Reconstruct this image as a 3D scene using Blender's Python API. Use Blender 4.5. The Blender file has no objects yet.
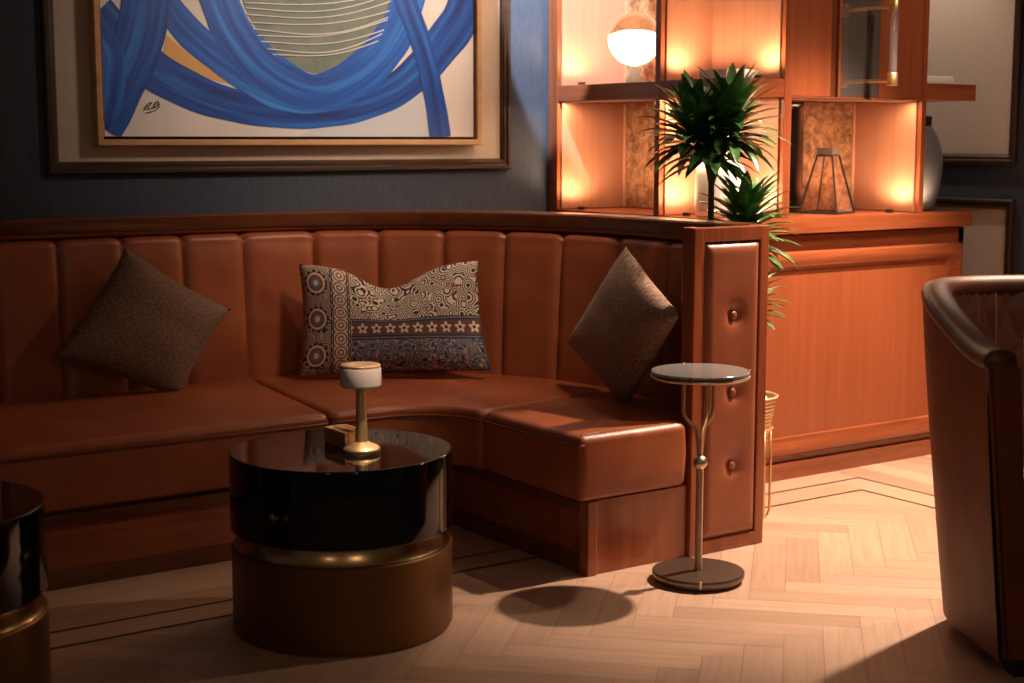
import bpy, bmesh, math, random
from mathutils import Vector, Matrix, noise
random.seed(7)
PI = math.pi
S = bpy.context.scene
COL = S.collection
OFF = {}

# ------------------------------------------------------------------ materials
def new_mat(name):
    m = bpy.data.materials.new(name); m.use_nodes = True
    nt = m.node_tree
    return m, nt, nt.nodes['Principled BSDF']

def N(nt, kind, **kw):
    n = nt.nodes.new(kind)
    for k, v in kw.items():
        if k.startswith('i_'):
            n.inputs[k[2:].replace('_', ' ')].default_value = v
        else:
            setattr(n, k, v)
    return n

def ramp(nt, fac, stops):
    r = nt.nodes.new('ShaderNodeValToRGB')
    el = r.color_ramp.elements
    while len(el) < len(stops): el.new(0.5)
    for e, (p, c) in zip(el, stops):
        e.position = p; e.color = (c[0], c[1], c[2], 1)
    nt.links.new(fac, r.inputs['Fac'])
    return r.outputs['Color']

def coords(nt, scale=(1, 1, 1), src='Object'):
    tc = nt.nodes.new('ShaderNodeTexCoord')
    mp = nt.nodes.new('ShaderNodeMapping')
    mp.inputs['Scale'].default_value = scale
    nt.links.new(tc.outputs[src], mp.inputs['Vector'])
    return mp.outputs['Vector']

def bump(nt, b, h, strength=.2, dist=.01):
    n = nt.nodes.new('ShaderNodeBump')
    n.inputs['Strength'].default_value = strength
    n.inputs['Distance'].default_value = dist
    nt.links.new(h, n.inputs['Height']); nt.links.new(n.outputs['Normal'], b.inputs['Normal'])

def plain(name, c, rough=.5, metal=0, coat=0, spec=.5, trans=0, ior=1.45, emit=None, es=0):
    m, nt, b = new_mat(name)
    b.inputs['Base Color'].default_value = (*c, 1); b.inputs['Roughness'].default_value = rough
    b.inputs['Metallic'].default_value = metal; b.inputs['Coat Weight'].default_value = coat
    b.inputs['Specular IOR Level'].default_value = spec
    b.inputs['Transmission Weight'].default_value = trans; b.inputs['IOR'].default_value = ior
    if emit:
        b.inputs['Emission Color'].default_value = (*emit, 1); b.inputs['Emission Strength'].default_value = es
    return m

def wood(name, dark, light, scale=(28, 28, 1.6), rough=.3, coat=.25):
    m, nt, b = new_mat(name)
    v = coords(nt, scale)
    n1 = N(nt, 'ShaderNodeTexNoise', i_Scale=1.0, i_Detail=6.0, i_Roughness=.6, i_Distortion=.6)
    nt.links.new(v, n1.inputs['Vector'])
    col = ramp(nt, n1.outputs['Fac'], [(.28, dark), (.5, [(d + l) / 2 for d, l in zip(dark, light)]), (.74, light)])
    nt.links.new(col, b.inputs['Base Color'])
    b.inputs['Roughness'].default_value = rough
    b.inputs['Coat Weight'].default_value = coat; b.inputs['Coat Roughness'].default_value = .12
    bump(nt, b, n1.outputs['Fac'], .05, .003)
    return m

def leather(name, c, c2, rough=.4):
    m, nt, b = new_mat(name)
    v = coords(nt)
    n1 = N(nt, 'ShaderNodeTexNoise', i_Scale=7.0, i_Detail=4.0); nt.links.new(v, n1.inputs['Vector'])
    nt.links.new(ramp(nt, n1.outputs['Fac'], [(.3, c2), (.7, c)]), b.inputs['Base Color'])
    vo = N(nt, 'ShaderNodeTexVoronoi', i_Scale=420.0); nt.links.new(v, vo.inputs['Vector'])
    n2 = N(nt, 'ShaderNodeTexNoise', i_Scale=26.0, i_Detail=3.0); nt.links.new(v, n2.inputs['Vector'])
    ad = N(nt, 'ShaderNodeMath', operation='MULTIPLY_ADD'); ad.inputs[1].default_value = 3.0
    nt.links.new(n2.outputs['Fac'], ad.inputs[0]); nt.links.new(vo.outputs['Distance'], ad.inputs[2])
    bump(nt, b, ad.outputs[0], .12, .003)
    b.inputs['Roughness'].default_value = rough
    b.inputs['Specular IOR Level'].default_value = .5
    return m

def woven(name, c, c2, sc=110):
    m, nt, b = new_mat(name)
    v = coords(nt, (1, 1, 1), 'UV')
    n1 = N(nt, 'ShaderNodeTexNoise', i_Scale=float(sc), i_Detail=2.0)
    mp = nt.nodes.new('ShaderNodeMapping'); mp.inputs['Scale'].default_value = (1, .3, 1)
    nt.links.new(v, mp.inputs['Vector']); nt.links.new(mp.outputs['Vector'], n1.inputs['Vector'])
    n2 = N(nt, 'ShaderNodeTexNoise', i_Scale=float(sc), i_Detail=2.0)
    mp2 = nt.nodes.new('ShaderNodeMapping'); mp2.inputs['Scale'].default_value = (.3, 1, 1)
    nt.links.new(v, mp2.inputs['Vector']); nt.links.new(mp2.outputs['Vector'], n2.inputs['Vector'])
    ad = N(nt, 'ShaderNodeMath', operation='ADD'); nt.links.new(n1.outputs['Fac'], ad.inputs[0]); nt.links.new(n2.outputs['Fac'], ad.inputs[1])
    hf = N(nt, 'ShaderNodeMath', operation='MULTIPLY'); hf.inputs[1].default_value = .5; nt.links.new(ad.outputs[0], hf.inputs[0])
    nt.links.new(ramp(nt, hf.outputs[0], [(.42, c2), (.58, c)]), b.inputs['Base Color'])
    b.inputs['Roughness'].default_value = .75
    b.inputs['Sheen Weight'].default_value = .05
    bump(nt, b, hf.outputs[0], .5, .004)
    return m

CH_D, CH_L = (.17, .040, .014), (.36, .095, .034)
M = {}
M['wood_v'] = wood('cherry_wood_vertical', CH_D, CH_L)
M['wood_u'] = wood('cherry_wood_lengthwise', CH_D, CH_L, (1.6, 28, 28))
M['wood_w'] = wood('cherry_wood_crosswise', CH_D, CH_L, (28, 1.6, 28))
M['panel'] = wood('cherry_veneer_panel', (.25, .062, .022), (.33, .086, .031), (40, 40, .7), .35, .15)
M['dark_v'] = wood('mahogany_vertical', (.075, .02, .008), (.17, .05, .018))
M['dark_u'] = wood('mahogany_lengthwise', (.075, .02, .008), (.17, .05, .018), (2.5, 14, 28))
M['veneer'] = wood('pale_cherry_lining', (.38, .165, .10), (.46, .205, .125), (36, 36, 1.0), .4, .1)
M['leather'] = leather('tan_leather', (.335, .092, .034), (.27, .068, .025), .37)
M['leather_post'] = leather('tan_leather_end', (.29, .085, .040), (.24, .066, .030), .36)
M['chair_leather'] = leather('brown_leather', (.20, .050, .013), (.14, .033, .009), .5)
M['chair_leather'].node_tree.nodes['Principled BSDF'].inputs['Specular IOR Level'].default_value = .25
M['quilt'] = leather('dark_quilted_leather', (.15, .05, .026), (.09, .03, .016), .42)
M['seam_glint'] = plain('stitched_seam_glint', (.36, .16, .08), .6)  # chair seams catching light, that highlight put into the colour
M['piping'] = plain('leather_piping', (.20, .055, .022), .45)
M['brass'] = plain('polished_brass', (.83, .55, .26), .42, .95)
M['gold'] = plain('satin_gold', (.82, .57, .32), .48, .95)
M['bronze'] = plain('brushed_bronze', (.20, .10, .034), .45, .8)
M['band'] = plain('antique_brass_band', (.55, .36, .18), .24, 1)
M['nickel'] = plain('aged_nickel', (.62, .48, .35), .36, 1)
M['base_metal'] = plain('dark_base_metal', (.19, .145, .11), .36, .9)
M['gloss'] = plain('black_lacquer', (.004, .0035, .0035), .06, 0, .0, .45)
M['black'] = plain('matt_black', (.012, .011, .010), .5)
M['glass_top'] = plain('grey_glass', (.26, .25, .24), .14, 0, .3)
M['shade'] = plain('opal_shade', (.62, .54, .52), .5)
M['white'] = plain('white_ceramic', (.85, .80, .74), .35)
M['paper'] = plain('white_paper', (.85, .82, .76), .6)
M['pebble'] = plain('white_pebble', (.72, .66, .56), .6)
M['wall'] = None
M['frame_dark'] = wood('dark_walnut_moulding', (.024, .012, .008), (.055, .026, .014), (3, 12, 12), .38)
M['oak'] = wood('light_oak_frame', (.42, .22, .10), (.60, .34, .17), (3, 20, 20), .45, .1)
M['glass'] = plain('clear_glass', (1, 1, 1), .02, 0, 0, .5, 1.0, 1.45)
M['acrylic'] = plain('clear_acrylic', (.95, .9, .92), .05, 0, 0, .5, .9, 1.45)

def noise_wall(name, c, c2, sc, rough=.8):
    m, nt, b = new_mat(name)
    v = coords(nt, sc)
    n = N(nt, 'ShaderNodeTexNoise', i_Scale=1.0, i_Detail=5.0); nt.links.new(v, n.inputs['Vector'])
    nt.links.new(ramp(nt, n.outputs['Fac'], [(.3, c2), (.7, c)]), b.inputs['Base Color'])
    b.inputs['Roughness'].default_value = rough
    bump(nt, b, n.outputs['Fac'], .15, .003)
    return m
M['wall'] = noise_wall('navy_wallcovering', (.040, .050, .078), (.029, .036, .058), (90, 90, 25))
M['linen'] = noise_wall('beige_linen_panel', (.50, .40, .33), (.43, .345, .28), (160, 160, 160))
M['ceil'] = plain('ceiling_paint', (.30, .26, .22), .9)

def antique():
    m, nt, b = new_mat('antiqued_bronze_mirror')
    v = coords(nt)
    n = N(nt, 'ShaderNodeTexNoise', i_Scale=26.0, i_Detail=8.0, i_Roughness=.7, i_Distortion=.5); nt.links.new(v, n.inputs['Vector'])
    nt.links.new(ramp(nt, n.outputs['Fac'], [(.32, (.10, .05, .03)), (.48, (.30, .15, .08)), (.68, (.62, .36, .20))]), b.inputs['Base Color'])
    b.inputs['Metallic'].default_value = .55
    nt.links.new(ramp(nt, n.outputs['Fac'], [(.3, (.6,) * 3), (.7, (.3,) * 3)]), b.inputs['Roughness'])
    bump(nt, b, n.outputs['Fac'], .2, .003)
    return m
M['antique'] = antique()
M['mirror'] = plain('dark_mirror', (.10, .085, .075), .06, .9)
M['reeded'] = plain('smoked_glass', (.40, .34, .31), .09, .8)

def two_tone():
    m, nt, b = new_mat('graphite_vase_glaze')
    b.inputs['Base Color'].default_value = (.15, .15, .165, 1); b.inputs['Roughness'].default_value = .3
    return m
M['vase'] = two_tone()

def plank_mat():
    m, nt, b = new_mat('pale_oak_planks')
    at = N(nt, 'ShaderNodeAttribute', attribute_name='tone')
    v = coords(nt, (3.0, 55, 1), 'UV')
    n = N(nt, 'ShaderNodeTexNoise', i_Scale=1.0, i_Detail=5.0, i_Distortion=.8); nt.links.new(v, n.inputs['Vector'])
    c1 = ramp(nt, at.outputs['Fac'], [(0, (.43, .275, .19)), (.5, (.50, .325, .232)), (1, (.57, .38, .277))])
    c2 = ramp(nt, n.outputs['Fac'], [(.25, (.80, .76, .72)), (.6, (1, 1, 1))])
    mx = N(nt, 'ShaderNodeMix', data_type='RGBA', blend_type='MULTIPLY'); mx.inputs[0].default_value = .8
    nt.links.new(c1, mx.inputs[6]); nt.links.new(c2, mx.inputs[7])
    nt.links.new(mx.outputs[2], b.inputs['Base Color'])
    b.inputs['Roughness'].default_value = .42
    bump(nt, b, n.outputs['Fac'], .04, .002)
    return m
M['plank'] = plank_mat()
M['subfloor'] = plain('floor_joint', (.27, .175, .11), .7)
M['inlay'] = plain('dark_wenge_inlay', (.06, .032, .018), .45)

def leaf_mat():
    m, nt, b = new_mat('dracaena_leaf')
    v = coords(nt)
    n = N(nt, 'ShaderNodeTexNoise', i_Scale=9.0, i_Detail=2.0); nt.links.new(v, n.inputs['Vector'])
    nt.links.new(ramp(nt, n.outputs['Fac'], [(.3, (.018, .075, .018)), (.7, (.07, .20, .04))]), b.inputs['Base Color'])
    b.inputs['Roughness'].default_value = .3
    b.inputs['Coat Weight'].default_value = .2
    return m
M['leaf'] = leaf_mat()
M['stem'] = noise_wall('dracaena_stem', (.16, .13, .08), (.05, .04, .025), (40, 40, 150), .8)

def stroke_mat(name, a, b_, c):
    m, nt, b = new_mat(name)
    v = coords(nt, (1.1, 9, 1), 'UV')
    n = N(nt, 'ShaderNodeTexNoise', i_Scale=1.6, i_Detail=5.0, i_Distortion=.4); nt.links.new(v, n.inputs['Vector'])
    nt.links.new(ramp(nt, n.outputs['Fac'], [(.3, a), (.52, b_), (.76, c)]), b.inputs['Base Color'])
    b.inputs['Roughness'].default_value = .45
    bump(nt, b, n.outputs['Fac'], .25, .004)
    return m
M['blue'] = stroke_mat('blue_paint', (.006, .045, .26), (.010, .105, .50), (.04, .24, .72))
M['blue_deep'] = stroke_mat('deep_blue_paint', (.005, .026, .17), (.008, .072, .38), (.02, .17, .58))
M['canvas'] = noise_wall('primed_canvas', (.74, .69, .66), (.66, .61, .59), (6, 6, 6), .7)
M['grey_blue'] = plain('pale_blue_wash', (.55, .58, .64), .6)
M['green'] = noise_wall('grey_green_paint', (.20, .235, .20), (.13, .165, .15), (14, 14, 14), .6)
M['ochre'] = plain('ochre_paint', (.70, .38, .14), .6)
M['chalk'] = plain('white_chalk_line', (.82, .80, .74), .6)
M['ink'] = plain('black_ink', (.02, .02, .02), .6)

def block_print():
    m, nt, b = new_mat('block_printed_cotton')
    L = nt.links.new
    tc = nt.nodes.new('ShaderNodeTexCoord')
    sp = nt.nodes.new('ShaderNodeSeparateXYZ'); L(tc.outputs['UV'], sp.inputs[0])
    X, Y = sp.outputs[0], sp.outputs[1]
    def mt(op, a, b2=None, c=None):
        n = N(nt, 'ShaderNodeMath', operation=op)
        for i, q in enumerate((a, b2, c)):
            if q is None: continue
            if isinstance(q, (int, float)): n.inputs[i].default_value = q
            else: L(q, n.inputs[i])
        return n.outputs[0]
    def mix(f, a, c):
        n = N(nt, 'ShaderNodeMix', data_type='RGBA')
        if isinstance(f, (int, float)): n.inputs[0].default_value = f
        else: L(f, n.inputs[0])
        for i, q in ((6, a), (7, c)):
            if isinstance(q, tuple): n.inputs[i].default_value = (*q, 1)
            else: L(q, n.inputs[i])
        return n.outputs[2]
    cream, navy, red, slate = (.68, .54, .43), (.020, .020, .032), (.26, .065, .04), (.14, .17, .24)
    def voro(scale, feature='F1', rnd=1.0):
        n = N(nt, 'ShaderNodeTexVoronoi', feature=feature); n.inputs['Scale'].default_value = scale
        n.inputs['Randomness'].default_value = rnd; L(uv.outputs[0], n.inputs['Vector']); return n.outputs['Distance']
    uv = N(nt, 'ShaderNodeCombineXYZ')
    L(mt('MULTIPLY', X, 1.8), uv.inputs[0]); L(Y, uv.inputs[1])
    def near(v, c, w): return mt('LESS_THAN', mt('ABSOLUTE', mt('SUBTRACT', v, c)), w)
    def inside(v, a, c): return mt('MULTIPLY', mt('GREATER_THAN', v, a), mt('LESS_THAN', v, c))
    # floral vermicelli ground: rings around cells
    d = voro(10.0)
    s = mt('SINE', mt('MULTIPLY', d, 34.0))
    ground = mix(mt('GREATER_THAN', s, .05), cream, navy)
    d2 = voro(7.0)
    ground = mix(mt('LESS_THAN', d2, .22), ground, red)
    ground = mix(inside(d2, .10, .14), ground, cream)
    ground = mix(mt('LESS_THAN', d2, .05), ground, navy)
    # lower paisley field, slate blue with cream vines
    nz = N(nt, 'ShaderNodeTexNoise', i_Scale=11.0, i_Detail=1.0); L(uv.outputs[0], nz.inputs['Vector'])
    v1 = mt('SINE', mt('MULTIPLY', nz.outputs['Fac'], 70.0))
    pais = mix(mt('GREATER_THAN', v1, .1), slate, navy)
    v2 = mt('SINE', mt('MULTIPLY', nz.outputs['Fac'], 35.0))
    pais = mix(mt('GREATER_THAN', v2, .82), pais, (.42, .24, .16))
    d3 = voro(19.0)
    pais = mix(mt('LESS_THAN', d3, .14), pais, cream)
    # middle strip of flowers
    cx = mt('SUBTRACT', mt('FRACT', mt('MULTIPLY', X, 13.0)), .5)
    cy = mt('MULTIPLY', mt('SUBTRACT', Y, .40), 7.2)
    rr = mt('SQRT', mt('ADD', mt('MULTIPLY', cx, cx), mt('MULTIPLY', cy, cy)))
    an = mt('ARCTAN2', cy, cx)
    pet = mt('LESS_THAN', rr, mt('MULTIPLY_ADD', mt('SINE', mt('MULTIPLY', an, 5.0)), .10, .30))
    strip = mix(pet, (.12, .055, .045), cream)
    strip = mix(mt('LESS_THAN', rr, .12), strip, navy)
    col = mix(inside(Y, .31, .49), ground, strip)
    col = mix(mt('LESS_THAN', Y, .31), col, pais)
    for c in (.30, .325, .475, .50): col = mix(near(Y, c, .006), col, navy)
    col = mix(near(Y, .4875, .005), col, slate); col = mix(near(Y, .3125, .005), col, slate)
    # left border: medallions and a striped band
    my = mt('SUBTRACT', mt('FRACT', mt('MULTIPLY', Y, 3.0)), .5)
    mxx = mt('MULTIPLY', mt('SUBTRACT', X, .09), 5.4)
    mr = mt('SQRT', mt('ADD', mt('MULTIPLY', mxx, mxx), mt('MULTIPLY', my, my)))
    ma = mt('ARCTAN2', my, mxx)
    bord = mix(mt('GREATER_THAN', mt('SINE', mt('MULTIPLY', d, 40.0)), .45), (.46, .34, .26), navy)
    out = mt('MULTIPLY_ADD', mt('SINE', mt('MULTIPLY', ma, 12.0)), .035, .34)
    bord = mix(mt('LESS_THAN', mr, out), bord, navy)
    bord = mix(mt('LESS_THAN', mr, .29), bord, cream)
    bord = mix(mt('LESS_THAN', mr, .23), bord, red)
    bord = mix(mt('LESS_THAN', mr, .15), bord, slate)
    bord = mix(mt('LESS_THAN', mr, .08), bord, cream)
    bx = mt('SUBTRACT', mt('FRACT', mt('MULTIPLY', Y, 8.0)), .5)
    bb = mt('MULTIPLY', mt('SUBTRACT', X, .225), 13.0)
    br = mt('SQRT', mt('ADD', mt('MULTIPLY', bx, bx), mt('MULTIPLY', bb, bb)))
    band = mix(mt('GREATER_THAN', mt('SINE', mt('MULTIPLY', br, 26.0)), 0.0), (.20, .10, .085), cream)
    lb = mix(mt('GREATER_THAN', X, .175), bord, band)
    for c in (.172, .183, .267, .278): lb = mix(near(X, c, .003), lb, navy)
    col = mix(mt('LESS_THAN', X, .283), col, lb)
    n5 = N(nt, 'ShaderNodeTexNoise', i_Scale=160.0, i_Detail=2.0); L(tc.outputs['UV'], n5.inputs['Vector'])
    L(col, b.inputs['Base Color'])
    b.inputs['Roughness'].default_value = .8
    bump(nt, b, n5.outputs['Fac'], .3, .003)
    return m
M['print'] = block_print()
M['brown_fabric'] = woven('brown_woven_fabric', (.23, .125, .078), (.085, .046, .032))
M['taupe_fabric'] = woven('taupe_woven_fabric', (.36, .22, .15), (.15, .085, .058))

# ------------------------------------------------------------------ object helpers
def thing(name, loc, label=None, cat=None, group=None, kind=None):
    o = bpy.data.objects.new(name, None); COL.objects.link(o)
    o.location = loc; o.empty_display_size = .1
    OFF[o.name] = Vector(loc); tag(o, label, cat, group, kind)
    return o

def tag(o, label=None, cat=None, group=None, kind=None):
    if label: o['label'] = label
    if cat: o['category'] = cat
    if group: o['group'] = group
    if kind: o['kind'] = kind
    return o

def obj(name, bm, mats, parent=None, smooth=False, loc=None, label=None, angle=None):
    """link bm (world coordinates) as ONE mesh object"""
    if not isinstance(mats, (list, tuple)): mats = [mats]
    me = bpy.data.meshes.new(name)
    off = OFF[parent.name] if parent else Vector(loc or (0, 0, 0))
    if off.length: bmesh.ops.translate(bm, verts=bm.verts, vec=-off)
    bmesh.ops.recalc_face_normals(bm, faces=bm.faces)
    bm.to_mesh(me); bm.free()
    for m in mats: me.materials.append(m)
    if smooth:
        for p in me.polygons: p.use_smooth = True
        if angle is not None:
            me.set_sharp_from_angle(angle=math.radians(angle))
    o = bpy.data.objects.new(name, me); COL.objects.link(o)
    if parent: o.parent = parent
    else: o.location = off
    OFF[o.name] = off.copy()
    if label: o['label'] = label
    return o

def box(bm, a, b, bev=0, seg=2, mi=0):
    r = bmesh.ops.create_cube(bm, size=1)
    vs = r['verts']
    for v in vs:
        v.co = Vector([(a[i] + b[i]) / 2 + v.co[i] * (b[i] - a[i]) for i in range(3)])
    fs = set(f for v in vs for f in v.link_faces)
    for f in fs: f.material_index = mi
    if bev:
        es = set(e for v in vs for e in v.link_edges)
        bmesh.ops.bevel(bm, geom=list(es), offset=bev, segments=seg, affect='EDGES', profile=.5, clamp_overlap=True)
    return bm

def prism(bm, poly, z0, z1, mi=0):
    lo = [bm.verts.new((x, y, z0)) for x, y in poly]; hi = [bm.verts.new((x, y, z1)) for x, y in poly]
    n = len(poly)
    fs = [bm.faces.new(lo[::-1]), bm.faces.new(hi)]
    for i in range(n): fs.append(bm.faces.new((lo[i], lo[(i + 1) % n], hi[(i + 1) % n], hi[i])))
    for f in fs: f.material_index = mi
    return bm

def lathe(bm, c, prof, n=48, mi=0):
    """prof: list of (r, z) ; closed at ends when r==0"""
    rings = []
    for r, z in prof:
        if r < 1e-6: rings.append([bm.verts.new((c[0], c[1], c[2] + z))])
        else: rings.append([bm.verts.new((c[0] + r * math.cos(2 * PI * i / n), c[1] + r * math.sin(2 * PI * i / n), c[2] + z)) for i in range(n)])
    for A, B in zip(rings, rings[1:]):
        for i in range(n):
            j = (i + 1) % n
            if len(A) == 1 and len(B) == 1: continue
            if len(A) == 1: f = bm.faces.new((A[0], B[j], B[i]))
            elif len(B) == 1: f = bm.faces.new((A[i], A[j], B[0]))
            else: f = bm.faces.new((A[i], A[j], B[j], B[i]))
            f.material_index = mi
    return bm

def tube(bm, pts, r, n=8, closed=False, mi=0, caps=True):
    pts = [Vector(p) for p in pts]; K = len(pts)
    rr = r if isinstance(r, (list, tuple)) else [r] * K
    rings = []; up = None
    for i, p in enumerate(pts):
        if closed: t = (pts[(i + 1) % K] - pts[i - 1])
        else: t = pts[min(i + 1, K - 1)] - pts[max(i - 1, 0)]
        t.normalize()
        if up is None:
            up = Vector((0, 0, 1)) if abs(t.z) < .9 else Vector((1, 0, 0))
        up = (up - t * up.dot(t)).normalized(); sd = t.cross(up)
        rings.append([bm.verts.new(p + (up * math.cos(2 * PI * k / n) + sd * math.sin(2 * PI * k / n)) * rr[i]) for k in range(n)])
    for i in range(K if closed else K - 1):
        A, B = rings[i], rings[(i + 1) % K]
        for k in range(n):
            f = bm.faces.new((A[k], A[(k + 1) % n], B[(k + 1) % n], B[k])); f.material_index = mi
    if caps and not closed:
        bm.faces.new(rings[0][::-1]).material_index = mi; bm.faces.new(rings[-1]).material_index = mi
    return bm

def crom(pts, k=10, closed=False):
    P = [Vector(p) for p in pts]; n = len(P); out = []
    for i in range(n if closed else n - 1):
        if closed: a, b, c, d = P[i - 1], P[i], P[(i + 1) % n], P[(i + 2) % n]
        else: a, b, c, d = P[max(i - 1, 0)], P[i], P[i + 1], P[min(i + 2, n - 1)]
        for j in range(k):
            t = j / k
            out.append(.5 * ((2 * b) + (c - a) * t + (2 * a - 5 * b + 4 * c - d) * t * t + (3 * b - a - 3 * c + d) * t ** 3))
    if not closed: out.append(P[-1])
    return out

def sm(t): t = max(0, min(1, t)); return t * t * (3 - 2 * t)

# ------------------------------------------------------------------ the room
WB = 5.44      # art wall plane
WR = 5.72      # right wall plane
CZ = 2.85
FX0, FY0 = -1.6, -1.2

bm = bmesh.new()
uvl = bm.loops.layers.uv.new('UVMap'); tl = bm.faces.layers.float.new('tone')
def plank(p, d, L, Wd, z, mi=0):
    """p corner, d unit direction of the length, left normal is width"""
    nrm = Vector((-d.y, d.x)); g = .0007
    q = [p + d * g + nrm * g, p + d * (L - g) + nrm * g, p + d * (L - g) + nrm * (Wd - g), p + d * g + nrm * (Wd - g)]
    f = bm.faces.new([bm.verts.new((v.x, v.y, z)) for v in q]); f.material_index = mi
    o = random.random() * 40
    for lp, (a, b) in zip(f.loops, ((0, 0), (L, 0), (L, Wd), (0, Wd))): lp[uvl].uv = (a + o, b + o * .37)
    f[tl] = min(1, max(0, random.gauss(.5, .26)))
PW, PN = .105, 5
e1 = Vector((math.cos(PI / 4), -math.sin(PI / 4))); e2 = Vector((e1.x * 0 + math.sin(PI / 4), math.cos(PI / 4)))
def ok(c): return FX0 < c.x < WR and FY0 < c.y < WB
org = Vector((3.2, 3.2))
R_ = 70
for i in range(-R_, R_):
    for j in range(-R_, R_):
        d = (i - j) % (2 * PN)
        if d == 0:
            p = org + e1 * (i * PW) + e2 * (j * PW)
            if ok(p + e1 * PW * 2.5): plank(p, e1, PN * PW, PW, 0)
        if d == 2 * PN - 1:
            p = org + e1 * (i * PW) + e2 * (j * PW)
            if ok(p + e2 * PW * 2.5): plank(p + e1 * PW, e2, PN * PW, PW, 0)
# straight border boards outside the inlay lines (left of the bench front, then along the cabinet)
def boards(x0, x1, y0, y1, along, z, wd, L=1.1):
    if along == 'x':
        y = y0
        while y < y1 - 1e-4:
            ww = min(wd, y1 - y); x = x0 - random.random() * L
            while x < x1:
                a, b = max(x, x0), min(x + L, x1)
                if b - a > .01: plank(Vector((a, y)), Vector((1, 0)), b - a, ww, z)
                x += L
            y += wd
    else:
        x = x0
        while x < x1 - 1e-4:
            ww = min(wd, x1 - x); y = y0 - random.random() * L
            while y < y1:
                a, b = max(y, y0), min(y + L, y1)
                if b - a > .01: plank(Vector((x + ww, a)), Vector((0, 1)), b - a, ww, z)
                y += L
            x += wd
Z1 = .0008
boards(FX0, 2.80, 4.07, 4.47, 'x', Z1, .134)
boards(FX0, 2.80, 3.937, 4.056, 'x', Z1, .119)
boards(3.5, 4.545, 4.16, 4.31, 'x', Z1, .15)
boards(3.5, 4.405, 4.006, 4.148, 'x', Z1, .142)
boards(4.557, WR, FY0, 4.31, 'y', Z1, .135)
boards(4.405, 4.545, FY0, 4.148, 'y', Z1, .14)
Z2 = .0013
def strip(a, b, c, d):
    f = bm.faces.new([bm.verts.new((x, y, Z2)) for x, y in ((a, c), (b, c), (b, d), (a, d))]); f.material_index = 2
strip(FX0, 2.80, 4.056, 4.070); strip(FX0, 2.80, 3.923, 3.937)
strip(3.5, 4.557, 4.148, 4.160); strip(3.5, 4.405, 3.994, 4.006)
strip(4.545, 4.557, FY0, 4.148); strip(4.393, 4.405, FY0, 3.994)
# slab under the planks
sl = bmesh.new()
box(bm, (FX0 - .4, FY0 - .4, -.12), (WR + .1, WB + .1, -.0015), mi=1)
fl = obj('floor', bm, [M['plank'], M['subfloor'], M['inlay']]); tag(fl, kind='structure')

def struct(name, bm, m):
    return tag(obj(name, bm, m), kind='structure')
struct('wall_back', box(bmesh.new(), (FX0, WB, 0), (WR, WB + .1, CZ)), M['wall'])
struct('wall_right', box(bmesh.new(), (WR, FY0, 0), (WR + .1, WB + .1, CZ)), M['wall'])
struct('ceiling', box(bmesh.new(), (FX0, FY0, CZ), (WR + .1, WB + .1, CZ + .1)), M['ceil'])

def mitred(bm, x0, x1, z0, z1, prof, plane):
    """picture-frame moulding; prof = [(inset from outer edge, height off the wall)]; plane(x, z, h) -> world"""
    rings = []
    for ins, h in prof:
        rings.append([bm.verts.new(plane(x, z, h)) for x, z in ((x0 + ins, z0 + ins), (x1 - ins, z0 + ins), (x1 - ins, z1 - ins), (x0 + ins, z1 - ins))])
    for A, B in zip(rings, rings[1:]):
        for i in range(4): bm.faces.new((A[i], A[(i + 1) % 4], B[(i + 1) % 4], B[i]))
    return bm
on_back = lambda x, z, h: (x, WB - h, z)
on_right = lambda y, z, h: (WR - h, y, z)
MOULD = [(0, 0), (0, .022), (.006, .028), (.016, .028), (.022, .020), (.032, .022), (.040, .014), (.046, .004), (.046, 0)]
# wall panel behind the painting
struct('trim_1', mitred(bmesh.new(), 1.722, 3.718, 1.226, 2.68, MOULD, on_back), M['frame_dark'])
struct('trim_2', box(bmesh.new(), (1.766, WB - .004, 1.270), (3.674, WB + .01, 2.636)), M['linen'])
# panels on the right-hand wall
struct('trim_3', mitred(bmesh.new(), 4.345, 5.30, 1.242, 2.68, MOULD, on_right), M['frame_dark'])
struct('trim_4', box(bmesh.new(), (WR - .004, 4.39, 1.287), (WR + .01, 5.256, 2.636)), M['linen'])
struct('trim_5', mitred(bmesh.new(), 4.345, 5.30, .20, 1.085, MOULD, on_right), M['frame_dark'])
struct('trim_6', box(bmesh.new(), (WR - .004, 4.39, .245), (WR + .01, 5.256, 1.041)), M['linen'])

# ------------------------------------------------------------------ painting
PT = thing('painting', (2.72, WB - .005, 1.33), 'large abstract painting of sweeping blue strokes in a light wood frame above the bench', 'painting')
px0, px1, pz0, pz1 = 1.893, 3.545, 1.329, 2.56
FR = [(0, .0), (0, .058), (.003, .061), (.020, .061), (.023, .058), (.023, .030), (.023, 0)]
bm = mitred(bmesh.new(), px0, px1, pz0, pz1, FR, on_back)
obj('frame', bm, M['oak'], PT)
bm = bmesh.new(); uvl2 = bm.loops.layers.uv.new('UVMap')
box(bm, (px0 + .022, WB - .022, pz0 + .022), (px1 - .022, WB - .006, pz1 - .022), mi=9)
cx0, cx1, cz0, cz1 = 1.925, 3.513, 1.363, 2.528
def ctop(u0, u1, z0, z1): pass
box(bm, (cx0, WB - .043, cz0), (cx1, WB - .020, cz1), mi=0)
HY = WB - .0434
def c2w(px, py):
    """sketch coordinates of the picture -> canvas plane (x, z)"""
    tpx = (px - 103.0) / 371.0
    x = cx0 + tpx * (cx1 - cx0)
    k = 271.0 + (246.0 - 271.0) * tpx      # pixels of picture height per metre
    return x, cz0 + (137.0 - py) / k
def cl(x, z): return min(max(x, cx0 + .001), cx1 - .001), min(max(z, cz0 + .001), cz1 - .001)
layer = [0]
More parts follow.
